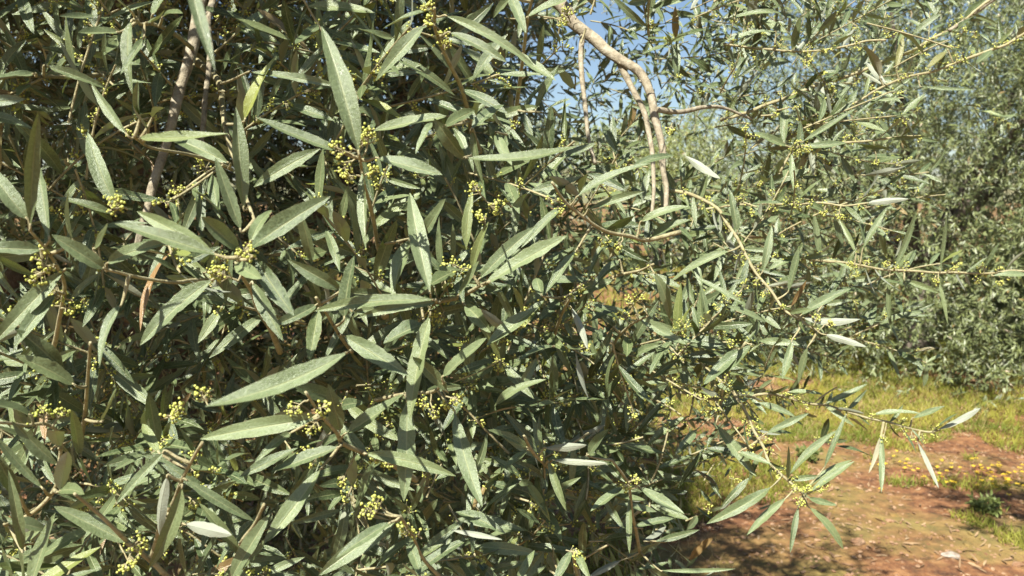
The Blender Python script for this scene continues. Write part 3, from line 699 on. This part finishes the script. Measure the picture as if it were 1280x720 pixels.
BUD.append((np.array([a for a, b_ in aa]), np.array([b_ for a, b_ in aa]), True))
# traced leaves that are not parts of their own
rb = np.array([r['base'] for r in rest]); rd_ = np.array([r['dir'] for r in rest]); rn = np.array([r['n'] for r in rest])
vD, fD, uD, tD = leaves_arrays(rb, rd_, rn, np.array([r['L'] for r in rest]), np.array([r['W'] for r in rest]), np.array([r['t'] for r in rest]), S=12, C=5, fold=.5,
                              curl=np.array([r['hk']['curl'][0] for r in rest]), bend=np.array([r['hk']['bend'][0] for r in rest]))
V, FA, U, TT = [], [], [], []; off = 0
for v, f, u, t in ((vA, fA, uA, tA), (vB, fB, uB, tB), (vC, fC, uC, tC), (vE, fE, uE, tE), (vG, fG, uG, tG), (vH, fH, uH, tH), (vD, fD, uD, tD)):
    V.append(v); FA.append(f+off); U.append(u); TT.append(t); off += len(v)
me = mk_mesh('foliage', np.concatenate(V)-T, np.concatenate(FA), np.concatenate(U), np.concatenate(TT), mats=[M_LEAF])
link('foliage', me, olive, kind='stuff')
parts = []
for s0, s1, r, sd in SEG:
    v, f = segs_arrays(s0, s1, r*1.05, r*.95, sd); parts.append((v, f, 0))
v, f, mi = join(parts)
link('small_shoots', mk_mesh('small_shoots', v-T, f, mats=[M_TWIG]), olive, kind='stuff')
parts = []
for ap, ad, ico in BUD:
    if not len(ap): continue
    nb = 17 if ico else 8
    sz = rng.uniform(.010, .018, len(ap))
    u = np.tile(np.linspace(.2, 1, nb), (len(ap), 1))
    c = ap[:, None]+ad[:, None]*(u*sz[:, None])[..., None]+rng.normal(0, .0026, (len(ap), nb, 3))*(1.2-u)[..., None]*1.5
    v, f = balls_arrays(c.reshape(-1, 3), rng.uniform(.0006, .0014, c.shape[0]*nb)*(1 if ico else 1.3), *( (ICO_V, ICO_F) if ico else (OCT_V, OCT_F)))
    parts.append((v, f, 0))
    v, f = segs_arrays(ap, ap+ad*sz[:, None], .0006, .0004, 3); parts.append((v, f, 1))
    if ico:
        a = (ap[:, None]+ad[:, None]*(u*sz[:, None])[..., None]*.85).reshape(-1, 3)
        v, f = segs_arrays(a, c.reshape(-1, 3), .0003, .0003, 3); parts.append((v, f, 1))
v, f, mi = join(parts)
link('blossom', mk_mesh('blossom', v-T, f, mats=[M_BUD, M_TWIG], matidx=mi), olive, kind='stuff')
print('LEAVES A', nA, 'B', nB, 'traced', len(leafrec), 'own', len(ranked))

# ------------------------------------------------------------------ trees behind
def far_tree(name, label, at_, h, rad, nleaf, lsize, lobes=None, skirt=.25, trunk_h=.9, seed=1, tonebias=0.0, ring=9, yel=.1):
    r_ = np.random.default_rng(seed)
    base = np.array([at_[0], at_[1], 0.0])
    root = bpy.data.objects.new(name, None); COL.objects.link(root); root.location = base
    root['label'] = label; root['category'] = 'olive tree'; root['group'] = 'olive trees standing behind the nearest one'
    ang = r_.uniform(0, 6.28)
    v, f = tube([[0, 0, -.1], [.03, 0, .15], [.08, .04, trunk_h*.6], [0, .05, trunk_h]], [.24, .17, .14, .13], 12, .5, 5)
    link('trunk', mk_mesh('trunk', v, f, mats=[M_BARK]), root)
    nl = 7; cz = h*.55
    cents = []
    for i in range(nl):
        th = ang+i*2*math.pi/nl+r_.normal(0, .2); q = r_.uniform(.45, .7)
        e = np.array([math.cos(th)*rad*q, math.sin(th)*rad*q, h*r_.uniform(.5, .85)])
        m = np.array([e[0]*.45, e[1]*.45, trunk_h+(e[2]-trunk_h)*.4])
        v, f = tube([[0, .05, trunk_h*.9], m, e], [.09, .055, .015], 7, .3, 5)
        link('limb', mk_mesh('limb', v, f, mats=[M_BARK]), root)
        cents.append(e)
    # lobes: uneven masses hung on the limbs and in between
    cents += [np.array([r_.normal(0, rad*.35), r_.normal(0, rad*.35), h*r_.uniform(.35, .9)]) for _ in range(8)]
    cents += [np.array([math.cos(a)*rad*.72, math.sin(a)*rad*.72, h*(skirt if a_i % 2 else r_.uniform(skirt, .5))]) for a_i, a in enumerate(np.linspace(0, 6.28, ring))]
    if lobes: cents += [np.array(c) for c in lobes]
    cents = np.array(cents)
    nt_ = nleaf//14
    ci = r_.integers(0, len(cents), nt_)
    P = r_.normal(size=(nt_, 3)); P /= np.linalg.norm(P, axis=1, keepdims=True)
    R = rad*.42*r_.uniform(.25, 1.0, (nt_, 1))**.55*(1+.25*r_.normal(size=(nt_, 1)))
    org = cents[ci]+P*R*np.array([1, 1, .85])
    org = org[org[:, 2] > .06]
    N = len(org); ow = norm(org-np.array([0, 0, h*.45]))
    tdir = norm(ow*.7+r_.normal(0, .55, (N, 3))+[0, 0, .25])
    K = 14
    u = (np.arange(K)//2)/7
    Bp = org[:, None]+tdir[:, None]*(u[None, :, None]*.17)
    rdv = r_.normal(size=(N, K, 3)); dv = norm(tdir[:, None]*.7+norm(rdv)*.8)
    nv = TOSUN*.6+np.array([0, -.1, .5])+r_.normal(0, .5, (N, K, 3))
    M = N*K
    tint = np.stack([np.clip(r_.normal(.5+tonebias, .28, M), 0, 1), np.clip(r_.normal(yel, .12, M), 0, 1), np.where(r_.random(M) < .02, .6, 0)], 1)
    v, f, uv, t = leaves_arrays(Bp.reshape(-1, 3), dv.reshape(-1, 3), nv.reshape(-1, 3), r_.uniform(.8, 1.25, M)*lsize, r_.uniform(.8, 1.2, M)*lsize*.24, tint, S=2 if lsize > .08 else 2, C=3)
    link('crown', mk_mesh('crown', v, f, uv, t, mats=[M_FAR]), root)
    s0 = org; s1 = org+tdir*.17
    return root
far_tree('olive_tree', 'bushy olive tree reaching to the ground at the right edge, behind the bare soil', (4.3, 8.3), 4.1, 2.35, 225000, .058, seed=3, skirt=.10, ring=26, lobes=[(.3, -1.3, 1.6), (1, -1.2, 2.2), (1.3, -1, 1.4), (.8, -1.2, 2.8), (-.5, -1.2, 2.4), (1.6, -.6, 2.4), (1.5, -.9, 3.0), (.2, -1.3, 2.3)])
far_tree('olive_tree', 'olive tree at the top right, its trunk outside the picture beside the bushy one', (7.9, 9.4), 4.6, 2.4, 90000, .078, seed=4, skirt=.12, ring=20)
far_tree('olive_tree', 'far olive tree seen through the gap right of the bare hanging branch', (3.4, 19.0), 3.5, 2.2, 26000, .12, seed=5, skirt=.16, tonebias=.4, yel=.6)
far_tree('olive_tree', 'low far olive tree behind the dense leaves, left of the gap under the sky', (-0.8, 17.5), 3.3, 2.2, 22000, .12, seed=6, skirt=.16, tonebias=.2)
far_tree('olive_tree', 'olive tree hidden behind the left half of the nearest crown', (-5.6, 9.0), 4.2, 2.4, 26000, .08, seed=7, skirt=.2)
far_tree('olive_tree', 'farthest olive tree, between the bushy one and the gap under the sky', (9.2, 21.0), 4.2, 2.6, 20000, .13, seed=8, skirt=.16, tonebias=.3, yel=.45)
far_tree('olive_tree', 'olive tree just outside the right edge whose overhanging shoots shade the red soil', (3.6, 1.4), 4.3, 1.45, 24000, .065, lobes=[(-1.85, .45, 3.0), (-1.5, .3, 3.0), (-1.2, .25, 3.1), (-1.5, .3, 3.3)]*4, seed=9, skirt=.45)

# ------------------------------------------------------------------ ground
def gz(x, y):
    p = Vector((x, y, 0))
    return (mnoise.noise(p*.35)*.06+mnoise.noise(p*1.7)*.022+mnoise.noise(p*6)*.010+mnoise.noise(p*19)*.004)*(1 if abs(x)+abs(y) < 60 else .3)
n = 300
s = np.linspace(-1, 1, n); cx = np.sinh(s*6.5)/math.sinh(6.5)*900+1.2*(1-np.abs(s)); cy = np.sinh(s*6.5)/math.sinh(6.5)*900+4.2*(1-np.abs(s))
X, Y = np.meshgrid(cx, cy); Z = np.array([gz(a, b) for a, b in zip(X.ravel(), Y.ravel())])
v = np.stack([X.ravel(), Y.ravel(), Z], 1)
i, j = np.meshgrid(np.arange(n-1), np.arange(n-1), indexing='ij'); a = (i*n+j).ravel()
f = np.stack([a, a+1, a+n+1, a+n], 1)
k = NT('red_soil'); tc = k.n('ShaderNodeTexCoord'); ob = tc.outputs['Object']
n1 = k.noise(1.3, 5, .6, ob); n2 = k.noise(14, 5, .65, ob); n3 = k.noise(90, 3, .7, ob)
c = k.ramp(n2, [(.36, (.060, .022, .008)), (.5, (.165, .066, .022)), (.66, (.28, .14, .055))])
c = k.mix(k.ramp(n3, [(.45, (0, 0, 0)), (.75, (.45, .45, .45))]), c, (.25, .155, .075))
c = k.mix(k.ramp(n1, [(.46, (0, 0, 0)), (.62, (.6, .6, .6))]), c, (.22, .20, .05))
k.l(c, k.b.inputs['Base Color']); k.b.inputs['Roughness'].default_value = .95
bp = k.n('ShaderNodeBump'); bp.inputs['Strength'].default_value = .8; bp.inputs['Distance'].default_value = .02
k.l(k.math('ADD', n2, k.math('MULTIPLY', n3, .4)), bp.inputs['Height']); k.l(bp.outputs[0], k.b.inputs['Normal'])
link('ground', mk_mesh('ground', v, f, mats=[k.m]), kind='structure')

# low hills at the horizon
hx = np.linspace(-600, 600, 90); rows = []
for q, (yy, hh) in enumerate(((330, -3), (380, .55), (430, 1), (520, .6), (600, -3))):
    rows.append([(x, yy, hh if hh < 0 else hh*(14+9*mnoise.noise(Vector((x*.006, q*.3, 3)))+3*mnoise.noise(Vector((x*.03, q, 7))))) for x in hx])
v = np.array(rows).reshape(-1, 3); i, j = np.meshgrid(np.arange(4), np.arange(89), indexing='ij'); a = (i*90+j).ravel()
link('hills', mk_mesh('hills', v, np.stack([a, a+1, a+91, a+90], 1), mats=[simple('hill_scrub', (.09, .11, .05), (.20, .17, .09), .05, .95)]), kind='structure')

# grass
def ground_pts(N, x0, x1, y0, y1): return rng.uniform(x0, x1, N), rng.uniform(y0, y1, N)
def blades(N, area, h, wdt, thr, sc, off):
    x, y = ground_pts(N, *area)
    m = np.array([mnoise.noise(Vector((a*sc+off, b*sc, 0)))+.6*mnoise.noise(Vector((a*sc*3.7, b*sc*3.7+off, 0))) for a, b in zip(x, y)])
    far = np.clip((y-3.4)/2.6, 0, 1)*.5
    bare = np.clip((x-.9)/1.0, 0, 1)*np.clip((5.2-y)/1.2, 0, 1)*.7
    k_ = m+far-bare > thr
    x, y = x[k_], y[k_]; z = np.array([gz(a, b) for a, b in zip(x, y)])-.004
    B = np.stack([x, y, z], 1); M = len(B)
    dv = np.stack([rng.normal(0, .5, M), rng.normal(0, .5, M), np.ones(M)], 1)
    nv = rng.normal(size=(M, 3))
    return leaves_arrays(B, dv, nv, rng.uniform(*h, M), rng.uniform(*wdt, M), np.zeros((M, 3)), S=2, C=3, curl=rng.normal(.2, .2, M))
v, f, uv, t = blades(230000, (-.5, 6.0, 2.6, 9.0), (.02, .075), (.003, .007), .04, 1.1, 3.0)
link('grass', mk_mesh('grass', v, f, mats=[M_GRASS]), kind='stuff')
v2, f2, _, _ = blades(34000, (-.5, 6, 2.6, 9.0), (.03, .10), (.0015, .003), .15, .9, 9.0)
link('dry_grass', mk_mesh('dry_grass', v2, f2, mats=[M_STRAW]), kind='stuff')
v2, f2, _, _ = blades(26000, (-9, 16, 9.5, 24), (.06, .2), (.012, .03), -.2, .4, 9.0)
link('far_grass', mk_mesh('far_grass', v2, f2, mats=[M_GRASS]), kind='stuff')
# fallen leaves
x, y = ground_pts(9000, -2.5, 6, 2.2, 8); B = np.stack([x, y, np.array([gz(a, b) for a, b in zip(x, y)])+.004], 1); M = len(B)
v, f, _, _ = leaves_arrays(B, np.stack([rng.normal(size=M), rng.normal(size=M), rng.normal(.05, .12, M)], 1), np.tile([0, 0, 1.], (M, 1))+rng.normal(0, .3, (M, 3)), rng.uniform(.03, .06, M), rng.uniform(.007, .013, M), np.zeros((M, 3)), S=4, C=3)
link('leaf_litter', mk_mesh('leaf_litter', v, f, mats=[M_LITTER]), kind='stuff')
# gravel and clods
x, y = ground_pts(16000, -2, 6, 2.2, 8); r = rng.uniform(.003, .011, len(x))
B = np.stack([x, y, np.array([gz(a, b) for a, b in zip(x, y)])+r*.2], 1)
v, f = balls_arrays(B, r, squash=rng.uniform(.6, 1.4, (len(x), 3))*[1, 1, .7]); v += rng.normal(0, .0008, v.shape)
link('gravel', mk_mesh('gravel', v, f, smooth=False, mats=[M_GRAVEL]), kind='stuff')
x, y = ground_pts(5200, -1.5, 6, 2.4, 8.5)
m = np.array([mnoise.noise(Vector((a*1.3, b*1.3, 5))) for a, b in zip(x, y)]); x, y = x[m > -.12], y[m > -.12]
r = rng.uniform(.007, .026, len(x))*rng.uniform(.5, 1, len(x))
B = np.stack([x, y, np.array([gz(a, b) for a, b in zip(x, y)])], 1)
v, f = balls_arrays(B, r, squash=rng.uniform(.6, 1.4, (len(x), 3))*[1, 1, .6]); v += rng.normal(0, .002, v.shape)
link('soil_clods', mk_mesh('soil_clods', v, f, smooth=False, mats=[k.m]), kind='stuff')
# yellow flowers patch
def ground_at(px, py):
    dz = FW+RT*((px-640)/F)+UP*((360-py)/F); t_ = -CAM[2]/dz[2]; p = CAM+dz*t_; return p[0], p[1]
gx, gy = ground_at(1238, 600)
M = 90; x = rng.normal(gx, .34, M); y = rng.normal(gy, .17, M)+.1*np.sin(x*9); zz = np.array([gz(a, b) for a, b in zip(x, y)])
hs = rng.uniform(.02, .055, M); tops = np.stack([x, y, zz+hs], 1)
pb, pd, pn = [], [], []
for q in tops:
    for a_ in np.arange(6)*math.pi/3: pb.append(q); pd.append([math.cos(a_), math.sin(a_), .35]); pn.append([0, 0, 1])
pb, pd, pn = map(np.array, (pb, pd, pn))
v1, f1, _, _ = leaves_arrays(pb, pd, pn, rng.uniform(.012, .018, len(pb)), np.full(len(pb), .009), np.zeros((len(pb), 3)), S=3, C=3)
v2, f2 = segs_arrays(np.stack([x, y, zz-.01], 1), tops, .001, .0008, 3)
v, f, mi = join([(v1, f1, 0), (v2, f2, 1)])
link('wildflowers', mk_mesh('wildflowers', v, f, mats=[M_YELLOW, M_GRASS], matidx=mi), kind='stuff')

# weeds and stones
def weed(px, py, rad, label, seed):
    x0, y0 = ground_at(px, py); r_ = np.random.default_rng(seed); z0 = gz(x0, y0)
    root = bpy.data.objects.new('weed', None); COL.objects.link(root); root.location = (x0, y0, z0)
    root['label'] = label; root['category'] = 'weed'
    segs, B, D, Nn = [], [], [], []
    for q in range(26):
        th = r_.uniform(0, 6.28); ln = rad*r_.uniform(.5, 1); e = np.array([math.cos(th)*ln, math.sin(th)*ln, r_.uniform(.3, 1)*rad*.9])
        segs.append((np.array([0, 0, -.01]), e*.55+[0, 0, .01])); segs.append((e*.55+[0, 0, .01], e))
        for w_ in range(9):
            B.append(e*(.3+.7*w_/9)); D.append(norm(r_.normal(size=3)+e/ln*.6)); Nn.append([0, 0, 1]+r_.normal(0, .4, 3))
    v, f, _, _ = leaves_arrays(np.array(B), np.array(D), np.array(Nn), r_.uniform(.02, .04, len(B)), r_.uniform(.010, .018, len(B)), np.zeros((len(B), 3)), S=4, C=3)
    link('leaves', mk_mesh('leaves', v, f, mats=[M_WEED]), root)
    v, f = segs_arrays(np.array([a for a, b in segs]), np.array([b for a, b in segs]), .002, .0014, 4)
    link('stems', mk_mesh('stems', v, f, mats=[M_WEED]), root)
weed(1235, 640, .10, 'low dark green weed in the shade on the red soil at the right edge', 2)
weed(1010, 575, .09, 'small green weed on the soil behind the star of leaves', 5)
def stone(px, py, rad, label, mat, seed):
    x0, y0 = ground_at(px, py); r_ = np.random.default_rng(seed)
    bpy_me = bpy.data.meshes.new('stone'); import bmesh
    bm = bmesh.new(); bmesh.ops.create_icosphere(bm, subdivisions=3, radius=rad)
    for vv in bm.verts:
        q = vv.co*(1/rad); s_ = 1+.35*mnoise.noise(q*1.3+Vector((seed, 0, 0)))+.12*mnoise.noise(q*4)
        vv.co = Vector((vv.co.x*1.35*s_, vv.co.y*.9*s_, vv.co.z*.6*s_))
    bm.to_mesh(bpy_me); bm.free(); bpy_me.materials.append(mat)
    o = link('stone', bpy_me, None, (x0, y0, gz(x0, y0)+rad*.15)); o.rotation_euler[2] = r_.uniform(0, 6)
    o['label'] = label; o['category'] = 'stone'; o['group'] = 'stones lying on the red soil'
stone(1188, 703, .030, 'whitish stone on the red soil in the bottom right corner', M_STONE, 1)
stone(1033, 710, .017, 'small tan pebble on the soil left of the whitish stone', M_GRAVEL, 2)
stone(1072, 690, .026, 'pale brown stone just beyond the small tan pebble', M_GRAVEL, 3)
stone(1112, 655, .015, 'small pinkish stone in the middle of the bare red soil', M_GRAVEL, 4)
stone(1272, 712, .018, 'small brown stone touching the right edge at the bottom corner', M_GRAVEL, 6)
scene.cycles.max_bounces = 5; scene.cycles.diffuse_bounces = 2; scene.cycles.glossy_bounces = 2; scene.cycles.transmission_bounces = 3
scene.render.resolution_x = 1024; scene.render.resolution_y = 576
